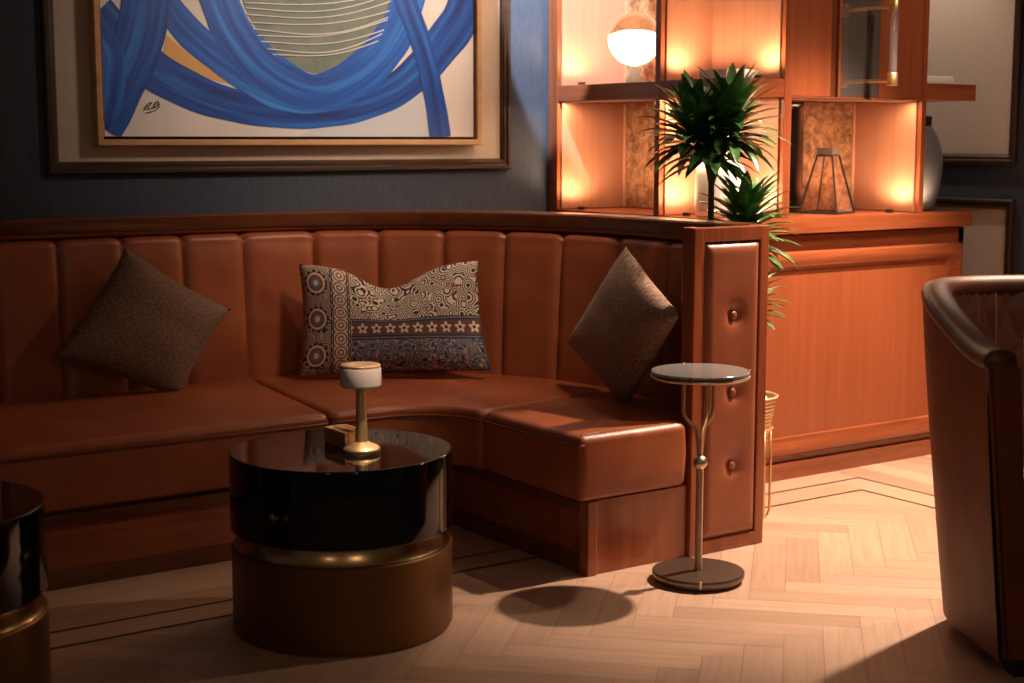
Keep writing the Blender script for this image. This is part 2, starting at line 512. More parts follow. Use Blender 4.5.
def ribbon(pts, widths, mi, k=14):
    layer[0] += 1; y = HY - .0004 * layer[0]
    P = crom([(p[0], p[1], w) for p, w in zip(pts, widths)], k)
    W2 = [(Vector(c2w(p.x, p.y)), p.z / 265.0) for p in P]
    prev = None; ln = 0; NV = 8
    for i, (p, w) in enumerate(W2):
        a = W2[max(i - 1, 0)][0]; b = W2[min(i + 1, len(W2) - 1)][0]
        t = (b - a).normalized(); nn = Vector((-t.y, t.x))
        if i: ln += (p - W2[i - 1][0]).length
        row = []
        for j in range(NV + 1):
            s = j / NV - .5
            x, z = cl(*(p + nn * (w * s * (1 + .02 * math.sin(i * .5 + j)))))
            row.append((bm.verts.new((x, y, z)), (ln + layer[0] * 3.1, s * w * 2.2 + layer[0])))
        if prev:
            for j in range(NV):
                q = (prev[j], prev[j + 1], row[j + 1], row[j])
                f = bm.faces.new([v for v, _ in q]); f.material_index = mi
                for lp, (_, uv) in zip(f.loops, q): lp[uvl2].uv = uv
        prev = row
def blob(pts, mi, k=6, smooth=True):
    layer[0] += 1; y = HY - .0004 * layer[0]
    P = crom([(p[0], p[1], 0) for p in pts], k, True) if smooth else [Vector((p[0], p[1], 0)) for p in pts]
    vs = []
    for p in P:
        x, z = cl(*c2w(p.x, p.y)); vs.append(bm.verts.new((x, y, z)))
    f = bm.faces.new(vs); f.material_index = mi
    bmesh.ops.triangulate(bm, faces=[f])
blob([(285, 137), (300, 128), (345, 118), (385, 108), (418, 92), (424, 137)], 3, smooth=False)
blob([(160, 38), (184, 60), (222, 86), (190, 78), (156, 66)], 5, smooth=False)
blob([(228, -20), (238, 20), (262, 52), (300, 74), (342, 60), (372, 34), (388, -5), (380, -60), (300, -100), (240, -70)], 4)
ribbon([(100, 18), (140, 66), (190, 96), (245, 111), (300, 113), (352, 104), (398, 82), (438, 44), (466, 4), (480, -60), (468, -130)], [36, 40, 36, 31, 32, 34, 38, 44, 46, 44, 40], 2)
ribbon([(152, -6), (180, 34), (218, 66), (262, 92), (300, 100), (340, 96)], [26, 30, 32, 34, 28, 20], 1)
ribbon([(196, -130), (188, -60), (206, -8), (222, 34), (252, 70), (298, 92), (340, 79), (376, 48), (398, 8), (412, -60), (390, -130)], [34, 38, 40, 42, 44, 36, 42, 44, 40, 36, 34], 1)
ribbon([(160, -120), (150, -50), (144, 0), (135, 46), (118, 88), (98, 126)], [40, 46, 48, 48, 46, 50], 2)
ribbon([(103, 40), (112, 60), (110, 96), (104, 120)], [20, 22, 24, 18], 1)
ribbon([(372, -120), (384, -50), (398, 0), (416, 46), (428, 92), (436, 138)], [26, 26, 27, 25, 25, 27], 2)
# chalk scribble over the green shape
layer[0] += 1
for i in range(11):
    yl = -8 + i * 6.4 + random.uniform(-1, 1); yr = yl - 15 + random.uniform(-3, 2)
    xl = 306 - 74 * math.sqrt(max(.03, 1 - (max(0, yl + 8) / 82) ** 2)); xr = 310 + 72 * math.sqrt(max(.03, 1 - (max(0, yr + 8) / 82) ** 2))
    pts = []
    for j in range(9):
        t = j / 8
        yy = yl + (yr - yl) * t + (9 + 2 * math.sin(i * 2.3)) * math.sin(PI * t ** 1.1)
        x, z = cl(*c2w(xl + (xr - xl) * t, min(yy, 70))); pts.append((x, HY - .0045, z))
    tube(bm, crom(pts, 4), .0020, 5, mi=6)
# signature scrawl
sg = [(138, 112), (141, 106), (145, 104), (141, 110), (146, 109), (149, 103), (147, 109), (151, 106), (150, 102), (152, 107), (149, 111), (144, 113), (139, 114)]
pts = []
for p in sg:
    x, z = c2w(*p); pts.append((x, HY - .004, z))
tube(bm, crom(pts, 4), .0016, 5, mi=7)
cv = obj('canvas', bm, [M['canvas'], M['blue'], M['blue_deep'], M['grey_blue'], M['green'], M['ochre'], M['chalk'], M['ink'], M['canvas'], M['black']], PT)

# ------------------------------------------------------------------ curved bench
CU, CW = 2.43, 4.30
T0, T1 = -1.55, PI / 2 + CW - 3.706
def path(t, r):
    if t < 0: return CU + t, CW + r
    if t <= PI / 2: return CU + r * math.sin(t), CW + r * math.cos(t)
    return CU + r, CW - (t - PI / 2)
def tsamples(t0=T0, t1=T1, n=64):
    ts = [t0, 0, PI / 2, t1] + [i * (PI / 2) / 28 for i in range(1, 28)]
    return sorted(x for x in set(ts) if t0 <= x <= t1)
def sweep(bm, prof, t0=T0, t1=T1):
    rings = []
    for t in tsamples(t0, t1):
        rings.append([bm.verts.new((*path(t, r), z)) for r, z in prof])
    n = len(prof)
    for A, B in zip(rings, rings[1:]):
        for i in range(n): bm.faces.new((A[i], A[(i + 1) % n], B[(i + 1) % n], B[i]))
    bm.faces.new(rings[0]); bm.faces.new(rings[-1][::-1])
    return bm
BN = thing('banquette', (2.2, 4.8, 0), 'long curved tan leather banquette with channelled back, dark wood rail and tufted end post', 'sofa')
obj('top_rail', sweep(bmesh.new(), [(1.003, 1.022), (1.0, 1.026), (1.0, 1.070), (1.006, 1.076), (1.112, 1.076), (1.118, 1.070), (1.118, 1.022)]), M['dark_u'], BN, True, angle=40)
obj('rail_moulding', sweep(bmesh.new(), [(1.030, 1.004), (1.022, 1.006), (1.014, 1.009), (1.010, 1.016), (1.010, 1.022), (1.05, 1.022), (1.05, 1.004)]), M['wood_u'], BN, True, angle=40)
obj('back_shell', sweep(bmesh.new(), [(1.072, 0.0), (1.112, 0.0), (1.112, 1.022), (1.072, 1.022)]), M['dark_u'], BN, True, angle=40)
# channelled leather back
bounds = [T0, -1.41, -1.175, -.95, -.724, -.488, -.259, -.018, .261, .514, .768, 1.016, 1.267, 1.551, 1.83, T1]
def front_r(z): return .968 + (1.004 - .968) * (z - .40) / .56
prof = [(front_r(z), z, 1.0) for z in [  .40 + .574 * i / 26 for i in range(27)]]
for i in range(1, 9):
    a = i / 8 * PI / 2
    prof.append((1.004 + .03 * (1 - math.cos(a)),   .974 + .028 * math.sin(a), 1.0))
prof.append((1.062, .998, .2)); prof.append((1.066, .40, 0))
bm = bmesh.new(); rows = []
for a, b in zip(bounds, bounds[1:]):
    K = 18
    for k in range(K + (1 if b == T1 else 0)):
        x = k / K; t = a + (b - a) * x
        puff = (1 - abs(2 * x - 1) ** 9)
        row = []
        for r, z, f in prof:
            e = min(1, max(0, (z - .40) / .10)); top = 1 - .35 * sm((z - .92) / .07)
            d = .020 * puff * f * (.6 + .4 * e) * top
            gz = -.010 * (1 - puff) * f * sm((z - .9) / .08)
            wr = .0022 * noise.noise(Vector((t * 9, z * 14, 3.3))) * f
            row.append(bm.verts.new((*path(t, r - d + .004 + wr), z + gz)))
        rows.append(row)
n = len(prof)
for A, B in zip(rows, rows[1:]):
    for i in range(n): bm.faces.new((A[i], A[(i + 1) % n], B[(i + 1) % n], B[i]))
bm.faces.new(rows[0]); bm.faces.new(rows[-1][::-1])
obj('backrest', bm, M['leather'], BN, True, angle=70)

# seat cushions
def inset_poly(P, d):
    n = len(P); out = []
    for i in range(n):
        a, b, c = Vector(P[i - 1]), Vector(P[i]), Vector(P[(i + 1) % n])
        e1_, e2_ = (b - a).normalized(), (c - b).normalized()
        n1, n2 = Vector((-e1_.y, e1_.x)), Vector((-e2_.y, e2_.x))
        m_ = (n1 + n2)
        if m_.length < 1e-6: m_ = n1
        m_.normalize(); k = max(.45, m_.dot(n1))
        out.append((b.x + m_.x * d / k, b.y + m_.y * d / k))
    return out
def densify(P, step=.05):
    out = []
    n = len(P)
    for i in range(n):
        a, b = Vector(P[i]), Vector(P[(i + 1) % n]); k = max(1, int((b - a).length / step))
        for j in range(k): out.append(tuple(a + (b - a) * (j / k)))
    return out
def roundc(P, rad, k=5):
    """round convex corners of a polygon (ccw)"""
    out = []; n = len(P)
    for i in range(n):
        a, b, c = Vector(P[i - 1]), Vector(P[i]), Vector(P[(i + 1) % n])
        d1, d2 = (a - b), (c - b); l = min(rad, d1.length * .45, d2.length * .45)
        p, q = b + d1.normalized() * l, b + d2.normalized() * l
        if abs(d1.normalized().dot(d2.normalized())) > .96: out.append(tuple(b)); continue
        for j in range(k + 1):
            t = j / k
            out.append(tuple(p * (1 - t) ** 2 + b * 2 * t * (1 - t) + q * t * t))
    return out
def cushion(poly, z0, z1, rad, crown, back_up=0):
    """upholstered block from a ccw plan polygon; soft rounded upper edge and a slight crown"""
    bm = bmesh.new()
    levels = [(.010, z0), (.002, z0 + .012), (0.0, z0 + .05), (-.003, (z0 + z1) / 2), (0.0, z1 - rad - .012), (0.0015, z1 - rad)]
    for i in range(1, 8):
        a = i / 7 * PI / 2
        levels.append((rad * (1 - math.cos(a)), z1 - rad + rad * math.sin(a)))
    rings = []
    for d, z in levels:
        P = inset_poly(poly, d)
        rings.append([bm.verts.new((x, y, z)) for x, y in P])
    last = inset_poly(poly, rad); cx = sum(p[0] for p in last) / len(last); cy = sum(p[1] for p in last) / len(last)
    for k in (.12, .25, .4, .55, .7, .85):
        zz = z1 + crown * sm(k * 1.6)
        rings.append([bm.verts.new((x + (cx - x) * k, y + (cy - y) * k, zz + .002 * noise.noise(Vector((x * 5, y * 5, k * 4))))) for x, y in last])
    n = len(poly)
    for A, B in zip(rings, rings[1:]):
        for i in range(n): bm.faces.new((A[i], A[(i + 1) % n], B[(i + 1) % n], B[i]))
    c = bm.verts.new((cx, cy, z1 + crown))
    for i in range(n): bm.faces.new((rings[-1][i], rings[-1][(i + 1) % n], c))
    bm.faces.new(rings[0][::-1])
    return bm
ST = .452; SB = .246; RB = .985
G = .002
# left (straight) cushion
pl1 = densify(roundc([(CU + T0, 4.43), (2.315 - G, 4.43), (2.43 - G, CW + RB), (CU + T0, CW + RB)], .03))
c1 = obj('seat_cushion', cushion(pl1, SB, ST, .030, .014), M['leather'], BN, True)
# corner cushion
fil = [(2.755 - .16 + .16 * math.cos(a), 4.43 - .16 + .16 * math.sin(a)) for a in [PI / 2 - i * PI / 2 / 8 for i in range(9)]]
# concave front corner: seat lies outside the arc
arc = [(CU + RB * math.sin(a), CW + RB * math.cos(a)) for a in [PI / 2 - i * (PI / 2) / 22 for i in range(23)]]
fc = []
for i in range(13):
    a = i / 12 * PI / 2
    fc.append((2.755 - .24 + .24 * math.sin(a), 4.43 - .24 + .24 * math.cos(a)))
SW = 4.19
pl2 = [(2.315 + G, 4.43)] + [(2.315 + G + (2.515 - 2.315) * k / 5, 4.43) for k in range(1, 5)] + fc + [(2.755 + (CU + RB - 2.755) * k / 12, SW + (CW - SW) * k / 12) for k in range(1, 12)] + arc[:-1] + [(2.43 + G - .115 * k / 14, CW + RB - (RB - .13) * k / 14) for k in range(0, 14)]
c2 = obj('seat_cushion', cushion(pl2, SB, ST, .026, .010), M['leather'], BN, True)
# right cushion
sk = .004
pl3 = densify(roundc([(2.755, 3.640), (3.190, 3.640), (3.190, 3.715), (CU + RB, 3.715), (CU + RB, CW - sk), (2.755, SW - sk)], .028))
c3 = obj('seat_cushion', cushion(pl3, SB, ST, .032, .012), M['leather'], BN, True)
def piping_on(parent, pts, r=.0042):
    obj('piping', tube(bmesh.new(), pts, r, 6), M['piping'], parent, True)
zp = ST - .034
piping_on(c1, [(CU + T0 + .02, 4.4275, zp)] + [(2.285, 4.4275, zp), (2.303, 4.432, zp), (2.315, 4.446, zp + .004)])
piping_on(c2, [(2.320, 4.44, zp), (2.345, 4.4275, zp), (2.51, 4.4275, zp)] + [(x - .002, y - .002, zp) for x, y in fc] + [(2.753, 4.185, zp)])
piping_on(c3, [(2.756, 4.175, zp), (2.7525, 4.15, zp), (2.7525, 3.668, zp), (2.757, 3.65, zp), (2.77, 3.6385, zp + .004)])
# small stitched ridge over the top of the right cushion end
piping_on(c3, [(2.765, 3.652, ST - .020), (2.775, 3.660, ST - .006), (2.80, 3.665, ST - .001), (3.15, 3.665, ST - .001)], .003)

# plinth
poly = [(CU + T0, 4.470), (2.815, 4.470), (2.815, 3.668), (3.22, 3.668), (3.22, 3.77), (3.42, 3.77), (3.42, 4.40), (3.18, 5.0), (2.6, 5.28), (CU + T0, 5.28)]
obj('plinth', prism(bmesh.new(), poly, 0, .236), M['wood_u'], BN)
bm = bmesh.new()
box(bm, (CU + T0, 4.452, .2), (2.815, 4.475, .232), .004); box(bm, (2.797, 3.70, .2), (2.82, 4.475, .232), .004)
obj('plinth_moulding', bm, M['dark_u'], BN)
bm = bmesh.new()
box(bm, (CU + T0, 4.456, 0), (2.815, 4.478, .055), .004); box(bm, (2.801, 3.70, 0), (2.823, 4.478, .055), .004)
obj('skirting', bm, M['dark_u'], BN)
obj('corner_post', box(bmesh.new(), (2.797, 3.654, 0), (2.835, 3.70, .238), .004), M['wood_v'], BN)
obj('end_panel', box(bmesh.new(), (2.835, 3.662, 0), (3.205, 3.69, .238), .002), M['wood_v'], BN)

# end post with tufted leather panel
PX0, PX1, PY0, PY1, PZ = 3.208, 3.534, 3.645, 3.705, 1.073
bm = bmesh.new()
box(bm, (PX0 + .01, PY0 + .012, 0.004), (PX1 - .01, PY1 - .004, PZ - .01))
box(bm, (PX0, PY0, 0.0), (3.252, PY1, PZ), .004)
box(bm, (3.494, PY0, 0.0), (PX1, PY1, PZ), .004)
box(bm, (3.249, PY0, 1.026), (3.501, PY0 + .03, PZ), .004)
box(bm, (3.249, PY0, 0.0), (3.501, PY0 + .03, .046), .004)
post = obj('end_post', bm, M['wood_v'], BN)
bm = bmesh.new(); NX, NZ = 30, 110
btn = [(3.383, .784), (3.385, .530), (3.388, .284)]
x0, x1, z0, z1 = 3.252, 3.495, .048, 1.024
rows = []
for j in range(NZ + 1):
    row = []
    for i in range(NX + 1):
        s, t = i / NX, j / NZ
        x, z = x0 + (x1 - x0) * s, z0 + (z1 - z0) * t
        ed = min(min(s, 1 - s) * (x1 - x0), min(t, 1 - t) * (z1 - z0))
        h = .026 * math.sqrt(max(0, 1 - (1 - min(1, ed / .035)) ** 2))
        for bx, bz in btn:
            d = math.hypot((x - bx), (z - bz)); h -= .017 * math.exp(-(d / .030) ** 2) + .004 * math.exp(-(d / .075) ** 2)
        row.append(bm.verts.new((x, PY0 + .018 - h, z)))
    rows.append(row)
for A, B in zip(rows, rows[1:]):
    for i in range(NX): bm.faces.new((A[i], A[i + 1], B[i + 1], B[i]))
ppan = obj('tufted_panel', bm, M['leather_post'], BN, True)
for bx, bz in btn:
    bm = bmesh.new(); bmesh.ops.create_uvsphere(bm, u_segments=20, v_segments=12, radius=.0145)
    for v in bm.verts: v.co = Vector((bx + v.co.x, PY0 + .004 + v.co.y * .6, bz + v.co.z))
    obj('button', bm, M['leather_post'], ppan, True)

# ------------------------------------------------------------------ cushions on the bench
def pillow(name, c, T, mat, label, cat='cushion', group=None, nrm=None, bow=.08, dip=None, sag=0, power=.55, seam=True):
    """c: corners bl, br, tr, tl (world)"""
    c = [Vector(q) for q in c]
    nrm = Vector(nrm) if nrm else (c[1] - c[0]).cross(c[3] - c[0])
    nrm.normalize()
    Nn = 40; bm = bmesh.new(); uvl = bm.loops.layers.uv.new('UVMap')
    grids = []
    for side in (1, -1):
        g = []
        for j in range(Nn + 1):
            row = []
            for i in range(Nn + 1):
                s, t = i / Nn * 2 - 1, j / Nn * 2 - 1
                edge = abs(s) == 1 or abs(t) == 1
                s2 = s * (1 - bow * (1 - t * t)); t2 = t * (1 - bow * (1 - s * s))
                a, b = (s2 + 1) / 2, (t2 + 1) / 2
                p = c[0] * (1 - a) * (1 - b) + c[1] * a * (1 - b) + c[2] * a * b + c[3] * (1 - a) * b
                h = T / 2 * (max(0, (1 - s ** 4) * (1 - t ** 4)) ** power)
                h *= .72 + .28 * (1 - s * s) * (1 - t * t)
                if dip:
                    k = math.exp(-(s / dip[1]) ** 2) * sm((t + .3) / 1.3)
                    upv = (c[3] - c[0]).normalized(); p = p - upv * dip[0] * k
                    h *= 1 - .35 * k
                wr = .004 * noise.noise(Vector((s * 2.1 + len(name), t * 2.3, 5 + side))) * (1 - max(abs(s), abs(t)) ** 6)
                q = p + nrm * side * (h + (0 if edge else wr))
                if q.z < .4665: q.z = .4665 + (q.z - .4665) * .05
                row.append(bm.verts.new(q))
            g.append(row)
        grids.append(g)
        for j in range(Nn):
            for i in range(Nn):
                q = [(j, i), (j, i + 1), (j + 1, i + 1), (j + 1, i)]
                f = bm.faces.new([g[a][b] for a, b in q])
                for lp, (a, b) in zip(f.loops, q): lp[uvl].uv = (b / Nn, a / Nn)
    bmesh.ops.remove_doubles(bm, verts=bm.verts, dist=1e-5)
    base = min((v.co for v in bm.verts), key=lambda q: q.z).copy()
    o = obj(name, bm, mat, None, True, loc=base)
    tag(o, label, cat, group)
    return o
pillow('throw_pillow', [(2.052, 5.095, .430), (2.285, 5.145, .735), (1.912, 5.185, .975), (1.625, 5.12, .618)], .15, M['brown_fabric'],
       'square brown woven cushion tipped on one corner at the left end of the bench', group='square cushions standing on a corner', bow=.06)
pillow('throw_pillow', [(3.215, 3.995, .445), (3.18, 3.680, .795), (3.28, 4.081, .988), (3.273, 4.409, .617)], .16, M['taupe_fabric'],
       'square taupe woven cushion tipped on one corner beside the end post', group='square cushions standing on a corner', bow=.06)
pillow('lumbar_pillow', [(2.535, 5.105, .470), (3.130, 4.690, .490), (3.125, 4.775, .900), (2.575, 5.165, .886)], .15, M['print'],
       'wide oblong cushion in patterned block print cotton with a dented top', bow=.05, dip=(.088, .42))

# ------------------------------------------------------------------ base cabinet, worktop and shelving
CF = 4.31     # carcass front
BC = thing('base_cabinet', (4.6, 4.6, 0), 'panelled cherry wood base cabinet on the floor behind the bench end', 'cabinet')
body = obj('carcass', prism(bmesh.new(), [(3.96, CF), (5.318, CF), (5.318, 4.95), (4.5, 4.95), (4.5, WB), (3.96, WB)], 0, .980), M['panel'], BN if False else BC)
obj('skirting', box(bmesh.new(), (3.95, CF - .016, 0), (5.322, CF + .02, .070), .003), M['wood_u'], BC)
bm = bmesh.new(); box(bm, (3.95, CF - .010, .080), (5.322, CF + .02, .10), .003); box(bm, (3.95, CF - .008, .905), (5.322, CF + .02, .978), .003)
box(bm, (5.284, CF - .008, .08), (5.322, CF + .02, .978), .003)
obj('face_frame', bm, M['wood_u'], BC)
BOL = [(0, 0), (0, .010), (.008, .026), (.022, .032), (.036, .028), (.050, .016), (.060, .012), (.070, .010), (.076, 0)]
bm = mitred(bmesh.new(), 3.99, 5.296, .098, .915, BOL, lambda x, z, h: (x, CF - .001 - h, z))
obj('panel_moulding', bm, M['wood_u'], BC, True, angle=40)

WT = bmesh.new()
prism(WT, [(3.93, 4.262), (5.325, 4.262), (5.325, 4.98), (4.55, 4.98), (4.55, WB), (3.93, WB)], .985, 1.050)
es = [e for e in WT.edges if abs(e.verts[0].co.z - e.verts[1].co.z) < 1e-5]
bmesh.ops.bevel(WT, geom=es, offset=.003, segments=2, affect='EDGES')
wt = obj('countertop', WT, M['wood_u'], None, loc=(4.6, 4.6, .985))
tag(wt, 'thick cherry wood counter slab on top of the panelled base cabinet', 'counter')

SU = thing('shelving_unit', (4.5, 4.65, 1.05), 'open cherry wood shelving unit with lit bays, standing on the counter behind the bench', 'shelves')
ZS0, ZS1, ZT = 1.514, 1.582, 2.50
Z0 = 1.0505
BD = 4.63
def part(name, a, b, m, bev=.002, parent=SU, label=None): return obj(name, box(bmesh.new(), a, b, bev), m, parent, label=label)
part('upright', (3.93, 5.372, Z0), (4.32, WB - .002, ZT), M['wood_v'])                 # at the art wall
part('upright', (3.93, 4.685, Z0), (4.32, 4.717, ZT), M['wood_v'])
part('upright', (4.200, 4.268, Z0), (4.240, 4.70, ZT), M['wood_v'])
part('upright', (4.985, 4.268, Z0), (5.012, BD + .03, ZT), M['wood_v'])
# shelf boards
part('shelf', (3.932, 4.717, ZS0), (4.30, 5.372, ZS1), M['wood_w'])
bm = bmesh.new(); prism(bm, [(3.932, 4.270), (4.200, 4.270), (4.200, 4.685), (3.932, 4.685)], ZS0, ZS1); obj('shelf', bm, M['wood_u'], SU)
part('shelf', (5.012, 4.270, ZS0), (5.325, BD, ZS1), M['wood_u'])
part('shelf', (4.240, 4.272, ZS0 - .004), (4.985, BD, ZS0 + .003), M['wood_u'])
part('top_board', (3.93, 4.268, ZT), (5.012, WB - .002, ZT + .05), M['wood_u'])
# linings
part('back_panel', (4.300, 4.717, Z0), (4.322, 5.372, ZT), M['veneer'])
part('back_panel', (4.240, BD, Z0), (4.985, BD + .022, ZT), M['veneer'])
part('lining', (3.95, 5.364, Z0 + .002), (4.298, 5.3715, ZS0 - .001), M['veneer'])
part('lining', (3.95, 5.364, ZS1 + .001), (4.298, 5.3715, ZT), M['veneer'])
part('lining', (3.955, 4.677, Z0 + .002), (4.199, 4.6848, ZS0 - .001), M['veneer'])
part('lining', (3.955, 4.677, ZS1 + .001), (4.199, 4.6848, ZT), M['veneer'])
part('lining', (4.192, 4.290, Z0 + .002), (4.1998, 4.677, ZS0 - .001), M['veneer'])
part('lining', (4.192, 4.290, ZS1 + .001), (4.1998, 4.677, ZT), M['veneer'])
part('lining', (4.976, 4.290, Z0 + .002), (4.9848, BD - .001, ZS0 - .005), M['veneer'])
# antiqued mirrors on the back panels, with slim wood beads
part('mirror_panel', (4.292, 4.72, Z0 + .003), (4.299, 5.345, ZS0 - .003), M['antique'], .001)
part('mirror_panel', (4.292, 4.72, ZS1 + .003), (4.299, 5.345, ZT - .003), M['antique'], .001)
part('bead', (4.286, 5.345, Z0 + .003), (4.299, 5.362, ZS0 - .003), M['veneer'], .003)
part('bead', (4.286, 5.345, ZS1 + .003), (4.299, 5.362, ZT - .003), M['veneer'], .003)
part('mirror_panel', (4.665, BD - .008, Z0 + .003), (4.957, BD - .001, ZS0 - .006), M['antique'], .001)
part('mirror_panel', (4.243, BD - .008, Z0 + .003), (4.664, BD - .001, ZS0 - .006), M['mirror'], .001, label='plain dark mirror beside the antiqued one')
part('bead', (4.957, BD - .014, Z0 + .003), (4.974, BD - .001, ZS0 - .006), M['veneer'], .003)
# closed bay with a wood panel, a smoked glass door and a bar handle
part('side_panel', (4.244, 4.274, ZS0 + .004), (4.455, 4.296, ZT - .002), M['panel'])
bm = bmesh.new(); box(bm, (4.730, 4.272, ZS0 + .004), (4.984, 4.296, ZT - .002), .002)
dr = obj('door', bm, M['panel'], SU)
obj('glass_pane', box(bmesh.new(), (4.508, 4.276, ZS0 + .004), (4.730, 4.286, ZT - .004), .001), M['reeded'], dr)
obj('door_edge', box(bmesh.new(), (4.494, 4.272, ZS0 + .004), (4.508, 4.296, ZT - .002), .002), M['wood_v'], dr)
obj('glass_reveal', box(bmesh.new(), (4.455, 4.286, ZS0 + .004), (4.494, 4.296, ZT - .002), .001), M['dark_v'], SU)
hx, hy = 4.662, 4.145
for zz, l0, l1 in ((1.583, 1.562, 1.612), (1.868, 1.845, 1.895)):
    bm = bmesh.new()
    tube(bm, [(hx, hy, zz), (hx, 4.2755, zz)], .0075, 12)
    lathe(bm, (hx, hy, l0), [(0, 0), (.019, 0), (.021, .003), (.021, l1 - l0 - .003), (.019, l1 - l0), (0, l1 - l0)], 20)
    obj('handle_mount', bm, M['brass'], dr, True, angle=40, label='brass handle mount')
obj('handle', lathe(bmesh.new(), (hx, hy, 1.612), [(0, 0), (.016, 0), (.016, .233), (0, .233)], 20), M['acrylic'], dr, True, angle=40, label='clear rod handle')
# small uplights hidden in the shelf corners
WARM = (1.0, .66, .38)
def lamp(name, kind, loc, energy, color, **kw):
    d = bpy.data.lights.new(name, kind); d.energy = energy; d.color = color
    o = bpy.data.objects.new(name, d); COL.objects.link(o); o.location = loc
    tgt = kw.pop('target', None)
    for k, v in kw.items(): setattr(d, k, v)
    if tgt is not None:
        o.rotation_euler = (Vector(tgt) - Vector(loc)).to_track_quat('-Z', 'Y').to_euler()
    return o
def uplight(x, y, z, e, tx, ty):
    bm = bmesh.new(); lathe(bm, (x, y, z), [(0, 0), (.016, 0), (.016, .012), (.011, .012), (.011, .008), (0, .008)], 16)
    obj('uplight', bm, M['black'], SU, True, angle=40)
    lamp('uplight_glow', 'SPOT', (x, y, z + .03), e, WARM, target=(tx, ty, z + .5), spot_size=math.radians(165), spot_blend=.6, shadow_soft_size=.03)
UP = [(3.985, 5.270, 4.06, 5.33), (4.00, 4.595, 4.06, 4.66), (4.115, 4.325, 4.19, 4.38), (4.895, 4.345, 4.97, 4.40)]
E_UP = 6.5
for zz in (Z0 + .001, ZS1 + .001):
    for i, (x, y, tx, ty) in enumerate(UP):
        if zz > 1.3 and i == 3: continue
        uplight(x, y, zz, E_UP, tx, ty)
uplight(5.034, 4.305, Z0 + .001, E_UP * .4, 5.1, 4.38)
def led(name, a, b, z, e):
    """slim warm strip under a shelf edge, shining down into the bay"""
    c = ((a[0] + b[0]) / 2, (a[1] + b[1]) / 2, z - .0065)
    L = math.hypot(b[0] - a[0], b[1] - a[1])
    o = lamp('led_glow', 'AREA', c, e, WARM, shape='RECTANGLE', size=L, size_y=.012)
    o.rotation_euler = (0, 0, math.atan2(b[1] - a[1], b[0] - a[0]))
    bm = bmesh.new(); w = .01
    d = Vector((b[0] - a[0], b[1] - a[1])).normalized(); nn = Vector((-d.y, d.x)) * w
    prism(bm, [(a[0] - nn.x, a[1] - nn.y), (b[0] - nn.x, b[1] - nn.y), (b[0] + nn.x, b[1] + nn.y), (a[0] + nn.x, a[1] + nn.y)], z - .005, z - .0005)
    obj('led_strip', bm, M['paper'], SU)
led('a', (3.965, 4.74), (3.965, 5.35), ZS0, 4.0)
led('b', (3.965, 4.32), (3.965, 4.66), ZS0, 6.0)
led('c', (4.27, 4.305), (4.95, 4.305), ZS0 - .004, 4.0)
led('d', (3.965, 4.74), (3.965, 5.35), ZT, 5.0)
led('e', (3.965, 4.32), (3.965, 4.66), ZT, 3.5)

# things on the shelves
GX, GY = 4.09, 5.045
GL = thing('globe_lamp', (GX, GY, ZS1), 'lit round glass globe lamp on a small cone foot, upper left shelf bay', 'lamp')
obj('foot', lathe(bmesh.new(), (GX, GY, ZS1), [(0, 0), (.050, 0), (.049, .004), (.030, .034), (.020, .060), (.018, .074), (0, .074)], 32), M['white'], GL, True, angle=40)
bm = bmesh.new(); bmesh.ops.create_uvsphere(bm, u_segments=40, v_segments=24, radius=.112)
bmesh.ops.translate(bm, verts=bm.verts, vec=(GX, GY, ZS1 + .187))
gm, nt, gb = new_mat('clear_globe_glass')
gb.inputs['Base Color'].default_value = (.97, .82, .68, 1); gb.inputs['Transmission Weight'].default_value = 1; gb.inputs['Roughness'].default_value = .02; gb.inputs['IOR'].default_value = 1.10
obj('globe', bm, gm, GL, True)
prof = [(0, .004)] + [(.106 * math.sin(a), .106 - .106 * math.cos(a)) for a in [PI * k / 20 * .54 for k in range(1, 21)]] + [(.090, .126), (.065, .135), (.035, .140), (0, .142)]
obj('diffuser', lathe(bmesh.new(), (GX, GY, ZS1 + .081), prof, 40), plain('glowing_opal', (.95, .85, .7), .5, emit=(1.0, .80, .55), es=2.6), GL, True, angle=50, label='glowing opal bowl')

bm = bmesh.new(); bx, by = 4.070, 4.480
bt = [(0, 0), (.088, 0), (.097, .010), (.098, .03), (.098, .165), (.092, .195), (.075, .216), (.052, .230), (.042, .246), (.040, .262), (.040, .325), (.044, .335), (.046, .340), (.040, .342), (.034, .336), (.034, .26), (0, .25)]
tag(obj('bottle_vase', lathe(bm, (bx, by, Z0), bt, 48), M['white'], None, True, loc=(bx, by, Z0), angle=40), 'white bottle shaped vase on the counter behind the tall plant', 'vase')
bk = thing('book', (4.10, 4.45, ZS1), 'white book lying flat on the corner shelf above the tall plant', 'book')
R45 = Matrix.Rotation(math.radians(-8), 4, 'Z')
def rbox(a, b, c, ang, bev=.002):
    bm = box(bmesh.new(), a, b, bev); bmesh.ops.rotate(bm, verts=bm.verts, cent=c, matrix=Matrix.Rotation(ang, 3, 'Z')); return bm
bc_ = (4.095, 4.45, ZS1)
obj('pages', rbox((4.005, 4.40, ZS1 + .004), (4.178, 4.54, ZS1 + .034), bc_, .12, .001), M['paper'], bk)
bm = rbox((4.0, 4.395, ZS1), (4.182, 4.545, ZS1 + .0045), bc_, .12); b2 = rbox((4.0, 4.395, ZS1 + .034), (4.182, 4.545, ZS1 + .039), bc_, .12)
me_ = bpy.data.meshes.new('tmp'); b2.to_mesh(me_); b2.free(); bm.from_mesh(me_); bpy.data.meshes.remove(me_)
obj('cover', bm, M['white'], bk)

